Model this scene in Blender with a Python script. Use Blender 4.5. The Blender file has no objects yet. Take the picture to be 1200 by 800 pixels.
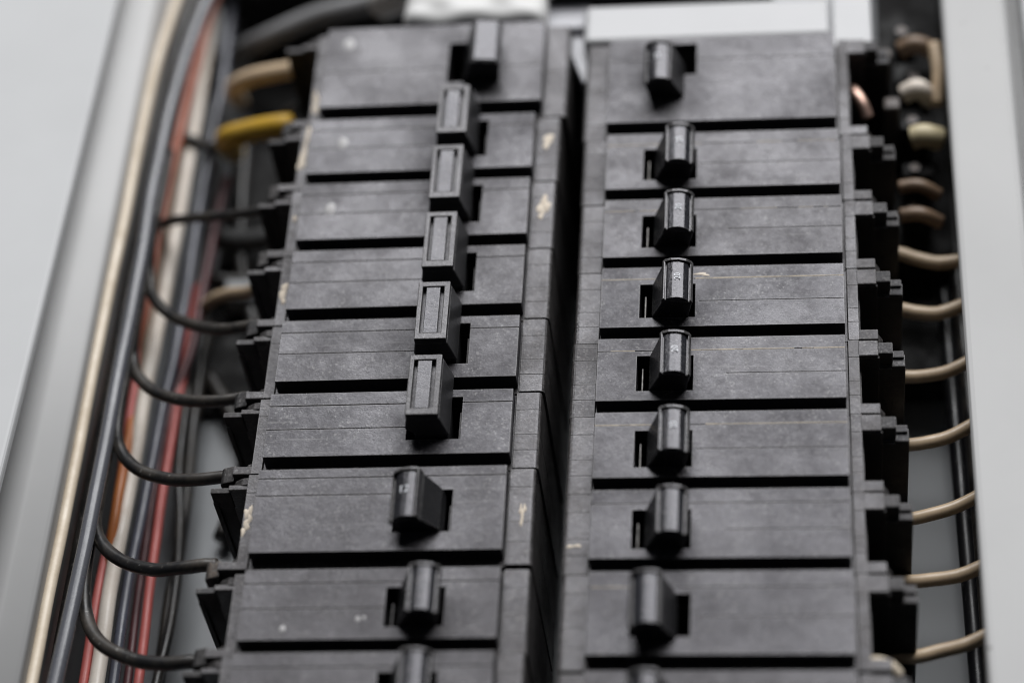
import bpy, bmesh, math, random
from mathutils import Vector, Matrix, Euler
random.seed(7)
MM = 0.001
SC = bpy.context.scene
COL = SC.collection

# ------------------------------------------------------------------ camera
cd = bpy.data.cameras.new('camera')
cam = bpy.data.objects.new('camera', cd)
COL.objects.link(cam)
cam.location = (0.069586, -0.417873, 0.540304)
cam.rotation_euler = Euler((math.radians(37.81608), math.radians(6.20863), math.radians(3.23474)), 'XYZ')
cd.sensor_width = 36.0
cd.lens = 2898.25 / 1200 * 36.0
cd.clip_start = 0.02
cd.clip_end = 20.0
cd.dof.use_dof = True
cd.dof.focus_distance = 0.682
cd.dof.aperture_fstop = 3.7
cd.dof.aperture_blades = 0
SC.camera = cam

# ------------------------------------------------------------------ light
w = bpy.data.worlds.new('World')
SC.world = w
w.use_nodes = True
bg = w.node_tree.nodes['Background']
bg.inputs[0].default_value = (0.80, 0.88, 1.0, 1)
bg.inputs[1].default_value = 0.022


def area(name, loc, target, sx, sy, power, color):
    ld = bpy.data.lights.new(name, 'AREA')
    ld.shape = 'RECTANGLE'
    ld.size, ld.size_y = sx, sy
    ld.energy = power
    ld.color = color
    o = bpy.data.objects.new(name, ld)
    COL.objects.link(o)
    o.location = loc
    d = Vector(target) - Vector(loc)
    o.rotation_euler = d.to_track_quat('-Z', 'Y').to_euler()
    return o


area('overhead_soft_light', (0.55, 2.72, 2.82), (0.0, 0.0, 0.0), 4.4, 2.3, 280, (0.985, 0.99, 1.0))

SC.view_settings.view_transform = 'Standard'
SC.view_settings.look = 'None'
SC.view_settings.exposure = 0.0
SC.view_settings.gamma = 1.0
SC.view_settings.use_curve_mapping = False
SC.cycles.max_bounces = 6
SC.cycles.use_denoising = True
SC.cycles.filter_width = 1.05


# ------------------------------------------------------------------ materials
class NT:
    def __init__(self, name):
        self.m = bpy.data.materials.new(name)
        self.m.use_nodes = True
        self.t = self.m.node_tree
        self.b = self.t.nodes['Principled BSDF']

    def n(self, kind, **kw):
        x = self.t.nodes.new(kind)
        for k, v in kw.items():
            setattr(x, k, v)
        return x

    def l(self, a, b):
        self.t.links.new(a, b)

    def coords(self):
        tc = self.n('ShaderNodeTexCoord')
        oi = self.n('ShaderNodeObjectInfo')
        mul = self.n('ShaderNodeVectorMath', operation='SCALE')
        comb = self.n('ShaderNodeCombineXYZ')
        self.l(oi.outputs['Random'], comb.inputs[0])
        self.l(oi.outputs['Random'], comb.inputs[1])
        comb.inputs[2].default_value = 0.3
        self.l(comb.outputs[0], mul.inputs[0])
        mul.inputs['Scale'].default_value = 3.7
        add = self.n('ShaderNodeVectorMath', operation='ADD')
        self.l(tc.outputs['Object'], add.inputs[0])
        self.l(mul.outputs[0], add.inputs[1])
        self.rnd = oi.outputs['Random']
        return add.outputs[0]

    def noise(self, vec, scale, detail=3.0, rough=0.5, stretch=None):
        if stretch:
            mp = self.n('ShaderNodeMapping')
            mp.inputs['Scale'].default_value = stretch
            self.l(vec, mp.inputs[0])
            vec = mp.outputs[0]
        x = self.n('ShaderNodeTexNoise')
        x.inputs['Scale'].default_value = scale
        x.inputs['Detail'].default_value = detail
        x.inputs['Roughness'].default_value = rough
        self.l(vec, x.inputs['Vector'])
        return x.outputs['Fac']

    def ramp(self, fac, lo, hi, a=0.0, b=1.0):
        x = self.n('ShaderNodeMapRange', clamp=True)
        x.inputs[1].default_value, x.inputs[2].default_value = lo, hi
        x.inputs[3].default_value, x.inputs[4].default_value = a, b
        self.l(fac, x.inputs[0])
        return x.outputs[0]

    def mix(self, fac, a, b):
        x = self.n('ShaderNodeMix', data_type='RGBA')
        for sock, v in ((x.inputs[0], fac), (x.inputs[6], a), (x.inputs[7], b)):
            if isinstance(v, (tuple, list)):
                sock.default_value = (*v, 1)
            elif isinstance(v, float):
                sock.default_value = v
            else:
                self.l(v, sock)
        return x.outputs[2]

    def math(self, op, a, b=None):
        x = self.n('ShaderNodeMath', operation=op)
        for i, v in enumerate((a, b)):
            if v is None:
                continue
            if isinstance(v, (int, float)):
                x.inputs[i].default_value = v
            else:
                self.l(v, x.inputs[i])
        return x.outputs[0]

    def edge(self, radius):
        bv = self.n('ShaderNodeBevel', samples=4)
        bv.inputs['Radius'].default_value = radius
        ge = self.n('ShaderNodeNewGeometry')
        d = self.n('ShaderNodeVectorMath', operation='DOT_PRODUCT')
        self.l(bv.outputs[0], d.inputs[0])
        self.l(ge.outputs['Normal'], d.inputs[1])
        return self.math('SUBTRACT', 1.0, d.outputs['Value'])

    def bump(self, h, strength, dist):
        x = self.n('ShaderNodeBump')
        x.inputs['Strength'].default_value = strength
        x.inputs['Distance'].default_value = dist
        self.l(h, x.inputs['Height'])
        self.l(x.outputs[0], self.b.inputs['Normal'])


def black_plastic(name, base, dusty, rough=(0.36, 0.56), dust_amt=1.0, wear_glint=0.55, speck=1.0, side=0.0):
    N = NT(name)
    v = N.coords()
    big = N.noise(v, 70, 5, 0.6)
    mid = N.noise(v, 420, 5, 0.65)
    streak = N.noise(v, 160, 3, 0.6, (0.15, 1.6, 1.0))
    fine = N.noise(v, 1150, 3, 0.8)
    pep = N.noise(v, 800, 3, 0.85)
    ge = N.n('ShaderNodeNewGeometry')
    sp = N.n('ShaderNodeSeparateXYZ')
    N.l(ge.outputs['Normal'], sp.inputs[0])
    up = N.ramp(sp.outputs[2], 0.6, 0.97)
    if side:
        up = N.math('MAXIMUM', up, N.ramp(sp.outputs[2], -0.3, -0.1, 0.0, side))                      # dust settles on what faces up; side walls are lightened to look lit
    d = N.math('ADD', N.math('MULTIPLY', big, 0.55), N.math('MULTIPLY', mid, 0.45))
    d = N.math('ADD', N.math('MULTIPLY', d, 0.55), N.math('MULTIPLY', streak, 0.45))
    d = N.ramp(d, 0.36, 0.66)
    d = N.math('MULTIPLY', N.math('MULTIPLY', d, up), dust_amt)
    col = N.mix(d, base, dusty)
    grain = N.ramp(fine, 0.50, 0.64, 0.0, 0.9 * dust_amt)
    grain = N.math('MAXIMUM', grain, N.ramp(pep, 0.62, 0.70, 0.0, 1.0 * dust_amt))
    grain = N.math('MULTIPLY', grain, N.ramp(mid, 0.30, 0.60, 0.25, 1.0))
    grain = N.math('MULTIPLY', grain, up)
    col = N.mix(grain, col, tuple(min(1, c * 2.2) for c in dusty))
    gv = N.n('ShaderNodeTexVoronoi')
    gv.inputs['Scale'].default_value = 1900
    N.l(v, gv.inputs['Vector'])
    gs = N.n('ShaderNodeSeparateColor')
    N.l(gv.outputs['Color'], gs.inputs[0])
    patch = N.ramp(N.noise(v, 110, 3, 0.6), 0.40, 0.62, 0.15, 1.0)
    g1 = N.math('MULTIPLY', N.ramp(gs.outputs[0], 0.80, 0.98, 0.0, 0.75 * dust_amt), N.math('MULTIPLY', patch, up))
    col = N.mix(g1, col, (0.22, 0.215, 0.21))
    g2 = N.math('MULTIPLY', N.ramp(gs.outputs[1], 0.78, 0.98, 0.0, 0.8), N.math('MULTIPLY', patch, up))
    col = N.mix(g2, col, tuple(c * 0.5 for c in base))
    vo = N.n('ShaderNodeTexVoronoi')
    vo.inputs['Scale'].default_value = 300
    N.l(v, vo.inputs['Vector'])
    gate = N.n('ShaderNodeSeparateColor')
    N.l(vo.outputs['Color'], gate.inputs[0])
    size = N.ramp(gate.outputs[0], 0.55, 1.0, 0.0, 0.085)
    dot = N.math('LESS_THAN', vo.outputs['Distance'], size)
    dot = N.math('MULTIPLY', N.math('MULTIPLY', dot, up), 0.55 * speck)
    col = N.mix(dot, col, (0.34, 0.32, 0.30))
    e = N.ramp(N.edge(0.0006), 0.02, 0.14, 0.0, wear_glint)
    e = N.math('MULTIPLY', e, N.ramp(mid, 0.35, 0.62, 0.25, 1.0))
    e = N.math('MULTIPLY', e, N.ramp(sp.outputs[2], -0.1, 0.35))
    col = N.mix(e, col, (0.36, 0.35, 0.345))  # worn edges, made paler to paint in edge highlights as well
    N.l(col, N.b.inputs['Base Color'])
    scr = N.noise(v, 520, 2, 0.5, (0.05, 1.6, 1.0))
    scr = N.math('MULTIPLY', N.ramp(scr, 0.655, 0.70, 0.0, 0.55 * dust_amt), N.ramp(big, 0.45, 0.6))
    col = N.mix(N.math('MULTIPLY', scr, up), col, (0.19, 0.185, 0.185))
    huge = N.noise(v, 32, 3, 0.55)
    r = N.ramp(N.math('ADD', N.math('ADD', N.math('MULTIPLY', big, 0.35), N.math('MULTIPLY', huge, 0.4)), N.math('MULTIPLY', mid, 0.25)), 0.40, 0.60, *rough)
    sm = N.ramp(N.noise(v, 55, 4, 0.7, (0.5, 1.0, 1.0)), 0.56, 0.74, 0.0, 0.22 * dust_amt)
    col = N.mix(N.math('MULTIPLY', sm, up), col, (0.105, 0.100, 0.104))
    col = N.mix(N.math('MULTIPLY', N.ramp(N.rnd, 0.0, 1.0, 0.0, 0.30), up), col, (0.060, 0.054, 0.050))
    N.l(col, N.b.inputs['Base Color'])
    N.l(r, N.b.inputs['Roughness'])
    N.b.inputs['Specular IOR Level'].default_value = 0.5
    N.b.inputs['Specular Tint'].default_value = (0.96, 0.945, 1.0, 1)
    h = N.math('ADD', N.math('MULTIPLY', fine, 0.6), N.math('MULTIPLY', mid, 0.7))
    N.bump(h, 0.8, 0.00016)
    return N.m


def painted(name, c, rough=0.4, stain=0.25, pits=True):
    N = NT(name)
    v = N.coords()
    big = N.noise(v, 14, 4, 0.6)
    mid = N.noise(v, 260, 4, 0.6)
    col = N.mix(N.ramp(big, 0.35, 0.7, 0.0, stain), c, tuple(x * 0.72 for x in c))
    if pits:
        vo = N.n('ShaderNodeTexVoronoi')
        vo.inputs['Scale'].default_value = 170
        N.l(v, vo.inputs['Vector'])
        g = N.n('ShaderNodeSeparateColor')
        N.l(vo.outputs['Color'], g.inputs[0])
        size = N.ramp(g.outputs[0], 0.66, 1.0, 0.0, 0.11)
        dot = N.math('MULTIPLY', N.math('LESS_THAN', vo.outputs['Distance'], size), 0.7)
        col = N.mix(dot, col, (0.10, 0.09, 0.08))
    N.l(col, N.b.inputs['Base Color'])
    N.b.inputs['Roughness'].default_value = rough
    N.bump(mid, 0.25, 0.00005)
    return N.m


def insulation(name, c, dirt, rough=0.35, amt=0.6, scratch=0.0):
    N = NT(name)
    v = N.coords()
    a = N.noise(v, 90, 5, 0.65)
    f = N.noise(v, 1100, 3, 0.6)
    m = N.ramp(N.math('ADD', N.math('MULTIPLY', a, 0.7), N.math('MULTIPLY', f, 0.3)), 0.42, 0.66, 0.0, amt)
    col = N.mix(m, c, dirt)
    if scratch:
        s = N.ramp(N.noise(v, 700, 2, 0.5), 0.66, 0.72, 0.0, scratch)
        col = N.mix(s, col, (0.35, 0.34, 0.32))
    N.l(col, N.b.inputs['Base Color'])
    N.l(N.ramp(a, 0.3, 0.7, rough * 0.75, rough * 1.4), N.b.inputs['Roughness'])
    N.bump(N.math('ADD', N.math('MULTIPLY', a, 1.0), N.math('MULTIPLY', f, 0.25)), 0.4, 0.00012)
    return N.m


def metal(name, c, rough=0.35):
    N = NT(name)
    v = N.coords()
    a = N.noise(v, 500, 4, 0.6)
    N.l(N.mix(N.ramp(a, 0.4, 0.65), c, tuple(x * 0.45 for x in c)), N.b.inputs['Base Color'])
    N.b.inputs['Metallic'].default_value = 1.0
    N.b.inputs['Roughness'].default_value = rough
    return N.m


M = {
    'face': black_plastic('black_face_plastic', (0.0130, 0.0128, 0.0160), (0.046, 0.043, 0.048), rough=(0.24, 0.58), wear_glint=1.0),
    'case': black_plastic('black_case_plastic', (0.0135, 0.013, 0.0145), (0.055, 0.050, 0.048), rough=(0.26, 0.60), dust_amt=1.0, wear_glint=0.8, side=0.7),
    'dark': black_plastic('shaded_black_plastic', (0.003, 0.003, 0.003), (0.040, 0.038, 0.036), rough=(0.5, 0.75), dust_amt=0.9, wear_glint=0.8, speck=0.3),  # unlit walls painted near black, lit tops painted in as dust
    'toggle': black_plastic('black_toggle_plastic', (0.016, 0.016, 0.017), (0.030, 0.030, 0.031), rough=(0.20, 0.34), dust_amt=0.5, wear_glint=1.0, speck=0.5),
    'frame': black_plastic('scuffed_toggle_plastic', (0.024, 0.024, 0.025), (0.105, 0.102, 0.102), rough=(0.30, 0.46), wear_glint=1.0, speck=0.7),
    'grip': black_plastic('glossy_grip_plastic', (0.014, 0.015, 0.019), (0.030, 0.031, 0.037), rough=(0.12, 0.24), dust_amt=0.7, wear_glint=0.6, speck=0.3),
    'pad': black_plastic('satin_inset_plastic', (0.012, 0.0125, 0.016), (0.036, 0.037, 0.045), rough=(0.16, 0.34), dust_amt=0.8, wear_glint=0.7, speck=0.3),
    'blade': metal('slot_blade_steel', (0.13, 0.125, 0.12), 0.5),
    'dust': insulation('cream_dust', (0.50, 0.43, 0.33), (0.20, 0.17, 0.14), 0.9, 0.8),
    'paint': insulation('cream_paint', (0.72, 0.63, 0.52), (0.42, 0.36, 0.29), 0.7, 0.6),
    'spot': insulation('grey_paint_spot', (0.46, 0.45, 0.45), (0.25, 0.24, 0.24), 0.6, 0.5),
    'ink': insulation('worn_white_ink', (0.80, 0.82, 0.86), (0.20, 0.20, 0.22), 0.6, 0.55),
    'lug': black_plastic('dark_lug_metal', (0.035, 0.032, 0.030), (0.13, 0.10, 0.075), rough=(0.4, 0.6), dust_amt=1.0, wear_glint=0.8),
    'white_paint': painted('light_grey_enamel', (0.54, 0.545, 0.55), 0.62, pits=False),
    'flange_paint': painted('cabinet_flange_enamel', (0.49, 0.488, 0.485), 0.65, stain=0.3),
    'plate_paint': painted('backplate_grey_enamel', (0.36, 0.375, 0.39), 0.45, 0.5),
    'white_plastic': painted('white_cover_plastic', (0.42, 0.42, 0.43), 0.35, 0.45, False),
    'white_cable': painted('white_cable_sheath', (0.66, 0.655, 0.645), 0.5, 0.35, False),
    'lavender': painted('pale_grey_cover_plastic', (0.42, 0.42, 0.45), 0.4, 0.2, False),
    'w_cream': insulation('cream_insulation', (0.66, 0.57, 0.45), (0.45, 0.36, 0.25), 0.4),
    'w_white': insulation('white_insulation', (0.76, 0.69, 0.61), (0.58, 0.48, 0.39), 0.42),
    'w_black': insulation('black_insulation', (0.013, 0.013, 0.014), (0.070, 0.058, 0.046), 0.36, 0.75, 0.35),
    'w_shiny': insulation('glossy_grey_insulation', (0.095, 0.098, 0.112), (0.07, 0.072, 0.08), 0.25, 0.5, 0.1),
    'w_gloss': insulation('glossy_black_insulation', (0.012, 0.012, 0.014), (0.02, 0.02, 0.022), 0.3, 0.4, 0.2),
    'w_rust': insulation('rust_insulation', (0.42, 0.13, 0.075), (0.30, 0.08, 0.05), 0.4),
    'w_orange': insulation('orange_insulation', (0.50, 0.17, 0.05), (0.36, 0.10, 0.04), 0.4),
    'w_red': insulation('red_insulation', (0.52, 0.125, 0.11), (0.36, 0.10, 0.09), 0.42),
    'w_blue': insulation('slate_insulation', (0.085, 0.09, 0.115), (0.05, 0.05, 0.06), 0.3),
    'w_plum': insulation('plum_insulation', (0.13, 0.045, 0.05), (0.06, 0.03, 0.03), 0.4),
    'w_tan': insulation('tan_insulation', (0.60, 0.46, 0.31), (0.40, 0.29, 0.19), 0.33),
    'w_brown': insulation('brown_insulation', (0.20, 0.13, 0.08), (0.10, 0.07, 0.05), 0.4),
    'w_yellow': insulation('yellow_insulation', (0.52, 0.31, 0.025), (0.36, 0.21, 0.02), 0.5),
    'w_grey': insulation('grey_insulation', (0.10, 0.10, 0.10), (0.06, 0.06, 0.06), 0.5),
    'w_cable': insulation('mid_grey_sheath', (0.19, 0.19, 0.195), (0.12, 0.12, 0.12), 0.5),
    'copper': metal('bare_copper', (0.74, 0.50, 0.41), 0.45),
    'brass': insulation('cream_brass', (0.50, 0.43, 0.27), (0.32, 0.26, 0.15), 0.5),
    'void': insulation('matt_black_void', (0.004, 0.004, 0.004), (0.010, 0.009, 0.009), 0.8, 0.6),  # near-black for the terminal bar and for the sheet used as shade
    'black_block': black_plastic('black_block_plastic', (0.012, 0.012, 0.012), (0.030, 0.028, 0.026), dust_amt=0.7, wear_glint=0.3, speck=0.2),
}


# ------------------------------------------------------------------ mesh helpers (all lengths in millimetres)
class MB:
    def __init__(self):
        self.v, self.f, self.sm = [], [], []

    def take(self, bm, smooth=False):
        o = len(self.v)
        bm.verts.index_update()
        for x in bm.verts:
            self.v.append(tuple(x.co))
        for f in bm.faces:
            self.f.append([o + q.index for q in f.verts])
            self.sm.append(smooth)
        bm.free()
        return self

    def mesh(self, name):
        me = bpy.data.meshes.new(name)
        me.from_pydata([(a * MM, b * MM, c * MM) for a, b, c in self.v], [], self.f)
        for p, s in zip(me.polygons, self.sm):
            p.use_smooth = s
        me.update()
        return me


def bevel(bm, r, seg=2, ang=0.5):
    bmesh.ops.recalc_face_normals(bm, faces=bm.faces)
    ed = [e for e in bm.edges if len(e.link_faces) == 2 and e.calc_face_angle(0) > ang]
    if r > 0 and ed:
        bmesh.ops.bevel(bm, geom=ed, offset=r, segments=seg, profile=0.5, affect='EDGES', clamp_overlap=True)
    return bm


def box(x0, x1, y0, y1, z0, z1, r=0.25, seg=2):
    bm = bmesh.new()
    x0, x1 = sorted((x0, x1)); y0, y1 = sorted((y0, y1)); z0, z1 = sorted((z0, z1))
    vs = [bm.verts.new((x, y, z)) for z in (z0, z1) for y in (y0, y1) for x in (x0, x1)]
    for q in ((0, 2, 3, 1), (4, 5, 7, 6), (0, 1, 5, 4), (2, 6, 7, 3), (0, 4, 6, 2), (1, 3, 7, 5)):
        bm.faces.new([vs[i] for i in q])
    return bevel(bm, r, seg)


def cells(xs, ys, solid, z0, z1, r=0.2, seg=2):
    bm = bmesh.new()
    cache = {}

    def V(i, j, k):
        if (i, j, k) not in cache:
            cache[(i, j, k)] = bm.verts.new((xs[i], ys[j], (z0, z1)[k]))
        return cache[(i, j, k)]
    nx, ny = len(xs) - 1, len(ys) - 1
    ok = lambda i, j: 0 <= i < nx and 0 <= j < ny and solid(i, j)
    for i in range(nx):
        for j in range(ny):
            if not ok(i, j):
                continue
            bm.faces.new([V(i, j, 1), V(i + 1, j, 1), V(i + 1, j + 1, 1), V(i, j + 1, 1)])
            bm.faces.new([V(i, j, 0), V(i, j + 1, 0), V(i + 1, j + 1, 0), V(i + 1, j, 0)])
            for (di, dj, a, b) in ((-1, 0, (i, j), (i, j + 1)), (1, 0, (i + 1, j), (i + 1, j + 1)),
                                   (0, -1, (i, j), (i + 1, j)), (0, 1, (i, j + 1), (i + 1, j + 1))):
                if not ok(i + di, j + dj):
                    bm.faces.new([V(*a, 0), V(*b, 0), V(*b, 1), V(*a, 1)])
    bmesh.ops.dissolve_limit(bm, angle_limit=0.01, verts=bm.verts, edges=bm.edges)
    return bevel(bm, r, seg)


def prism(pts, y0, y1, r=0.2, seg=2, shift=None, ang=0.5):
    """profile in x-z extruded along y; shift(x, z, end) -> extra y"""
    bm = bmesh.new()
    a = [bm.verts.new((x, y0 + (shift(x, z, 0) if shift else 0), z)) for x, z in pts]
    b = [bm.verts.new((x, y1 + (shift(x, z, 1) if shift else 0), z)) for x, z in pts]
    n = len(pts)
    bm.faces.new(a)
    bm.faces.new(b[::-1])
    for i in range(n):
        bm.faces.new([a[i], b[i], b[(i + 1) % n], a[(i + 1) % n]])
    return bevel(bm, r, seg, ang)


def spline(pts, per=8):
    P = [Vector(p) for p in pts]
    P = [P[0] * 2 - P[1]] + P + [P[-1] * 2 - P[-2]]
    out = []
    for i in range(1, len(P) - 2):
        p0, p1, p2, p3 = P[i - 1:i + 3]
        for k in range(per):
            t = k / per
            out.append(0.5 * ((2 * p1) + (p2 - p0) * t + (2 * p0 - 5 * p1 + 4 * p2 - p3) * t * t
                              + (3 * p1 - p0 - 3 * p2 + p3) * t ** 3))
    out.append(P[-2])
    return out


def tube(pts, r, sides=14, per=8, wob=0.0):
    bm = bmesh.new()
    C = spline(pts, per)
    if wob:
        ph = [random.uniform(0, 6.28) for _ in range(4)]
        for i, c in enumerate(C):
            c.x += wob * (math.sin(i * 0.31 + ph[0]) + 0.6 * math.sin(i * 0.83 + ph[1]))
            c.z += wob * (math.sin(i * 0.27 + ph[2]) + 0.6 * math.sin(i * 0.7 + ph[3]))
    ref = Vector((0.13, 0.2, 1)).normalized()
    rings = []
    for i, c in enumerate(C):
        t = (C[min(i + 1, len(C) - 1)] - C[max(i - 1, 0)]).normalized()
        u = (ref - t * ref.dot(t)).normalized()
        ref = u
        v = t.cross(u)
        rings.append([bm.verts.new(c + (u * math.cos(2 * math.pi * k / sides) + v * math.sin(2 * math.pi * k / sides)) * r)
                      for k in range(sides)])
    for a, b in zip(rings, rings[1:]):
        for k in range(sides):
            bm.faces.new([a[k], a[(k + 1) % sides], b[(k + 1) % sides], b[k]])
    bm.faces.new(rings[0][::-1])
    bm.faces.new(rings[-1])
    bmesh.ops.recalc_face_normals(bm, faces=bm.faces)
    return bm


def blob(cx, cy, z, discs, lobe=0.22):
    """a flat smear of paint: overlapping low irregular mounds"""
    mb = MB()
    for q, (dx, dy, rx, ry) in enumerate(discs):
        rx, ry = rx * 1.3, ry * 1.25
        bm = bmesh.new()
        n = 14
        ph = random.uniform(0, 6)
        top = bm.verts.new((cx + dx, cy + dy, z + 0.10 + 0.01 * q))
        R, S = [], []
        for k in range(n):
            a = 2 * math.pi * k / n
            j = 1 + lobe * math.sin(3 * a + ph) + random.uniform(-.6, .6) * lobe
            R.append(bm.verts.new((cx + dx + rx * j * math.cos(a), cy + dy + ry * j * math.sin(a), z - 0.12)))
            S.append(bm.verts.new((cx + dx + rx * .88 * j * math.cos(a), cy + dy + ry * .88 * j * math.sin(a), z + 0.07 + 0.01 * q)))
        for k in range(n):
            bm.faces.new([top, S[k], S[(k + 1) % n]])
            bm.faces.new([S[k], R[k], R[(k + 1) % n], S[(k + 1) % n]])
        mb.take(bm, True)
    return mb


def link(name, me, mat=None, parent=None, loc=None, label=None):
    o = bpy.data.objects.new(name, me)
    if mat and me is not None and not me.materials:
        me.materials.append(M[mat])
    COL.objects.link(o)
    if parent:
        o.parent = parent
    if loc:
        o.location = [c * MM for c in loc]
    if label:
        o['label'] = label
    return o


def part(name, mb, mat, parent, label=None):
    return link(name, mb.mesh(name), mat, parent, None, label)


def thing(name, label, cat, loc=(0, 0, 0), group=None, rz=0.0):
    o = bpy.data.objects.new(name, None)
    o.empty_display_size = 0.01
    COL.objects.link(o)
    o.location = [c * MM for c in loc]
    o.rotation_euler = (0, 0, rz)
    o['label'] = label
    o['category'] = cat
    if group:
        o['group'] = group
    return o


def tag(o, label, cat, group=None):
    o['label'], o['category'] = label, cat
    if group:
        o['group'] = group
    return o


TXT = {}


def text_mesh(s, size, depth):
    if (s, size) in TXT:
        return TXT[(s, size)]
    cu = bpy.data.curves.new('numeral', 'FONT')
    cu.body = s
    cu.size = size * MM
    cu.extrude = depth * MM
    cu.align_x, cu.align_y = 'CENTER', 'CENTER'
    o = bpy.data.objects.new('numeral', cu)
    COL.objects.link(o)
    dg = bpy.context.evaluated_depsgraph_get()
    me = bpy.data.meshes.new_from_object(o.evaluated_get(dg))
    bpy.data.objects.remove(o)
    me.name = 'numeral'
    TXT[(s, size)] = me
    return me


# ------------------------------------------------------------------ setting: the cabinet's back plate
ZB = -72.0
bp = MB().take(box(-144, 127, -260, 330, ZB - 2, ZB, 0))
o = link('backplate', bp.mesh('backplate'), 'plate_paint')
o['kind'] = 'structure'

# ------------------------------------------------------------------ cabinet
cab = thing('panel_cabinet', 'light grey enamelled steel cabinet rim framing both columns of breakers', 'electrical cabinet', (0, 0, ZB))
LIFT = -ZB


def cpart(name, bm, mat, label=None, smooth=False):
    mb = MB()
    bm = bm if isinstance(bm, list) else [bm]
    for b in bm:
        for v in b.verts:
            v.co.z += LIFT
        mb.take(b, smooth)
    return part(name, mb, mat, cab, label)


# left flange: a rolled channel, low beside the door, rising to a rounded bead beside the wires
prof = [(-166, -40), (-166, -16.2)]
for k in range(13):
    t = k / 12
    prof.append((-164.5 + 16.0 * t, -16.6 + 4.6 * math.sin(t * math.pi / 2) ** 1.1))
for k in range(1, 10):
    t = k / 9
    prof.append((-148.5 + 7.4 * t, -12.0 - 2.9 * t ** 1.15))
prof += [(-140.6, -15.6), (-140.5, -16.4)]
prof += [(-140.5, -24), (-140.5, -30), (-140.6, ZB + 0.5), (-144, ZB + 0.5), (-144, -40)]
cpart('flange', prism(prof, -250, 320, 0), 'flange_paint', 'rolled left flange of the cabinet, rounded towards the wires', smooth=True)
# right flange
prof = [(112.0, -14.6), (112.0, -13.2), (112.6, -12.3), (113.8, -12.0), (129.5, -12.0), (131.0, -12.6), (132.0, -14.5),
        (132.4, -24), (138, -24), (138, -28), (127, -28), (127, -15)]
cpart('flange', prism(prof, -250, 320, 0.2, 2), 'flange_paint', 'flat right flange of the cabinet with small dark pits')
cpart('side_wall', box(124.5, 127, -250, 320, ZB + 0.5, -15.2, 0.2), 'plate_paint')
cpart('side_panel', box(136.4, 175, -250, 320, -32, -12.5, 0.8), 'white_paint')
# door leaf at the far left, standing a little above the flange
door = MB()
bm = box(-100, 0, -330, 330, -4, 0, 1.3, 3)
bmesh.ops.rotate(bm, verts=bm.verts, cent=(0, 0, 0), matrix=Matrix.Rotation(math.radians(-1.35), 3, 'Z'))
bmesh.ops.translate(bm, verts=bm.verts, vec=(-151.9, 0, -2))
cpart('door', bm, 'white_paint', 'flat pale grey door leaf along the left side')
cpart('end_wall', box(-144, 121, 320, 323, ZB, -30, 0.3), 'plate_paint')

# ------------------------------------------------------------------ breakers
CASE = {}


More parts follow.
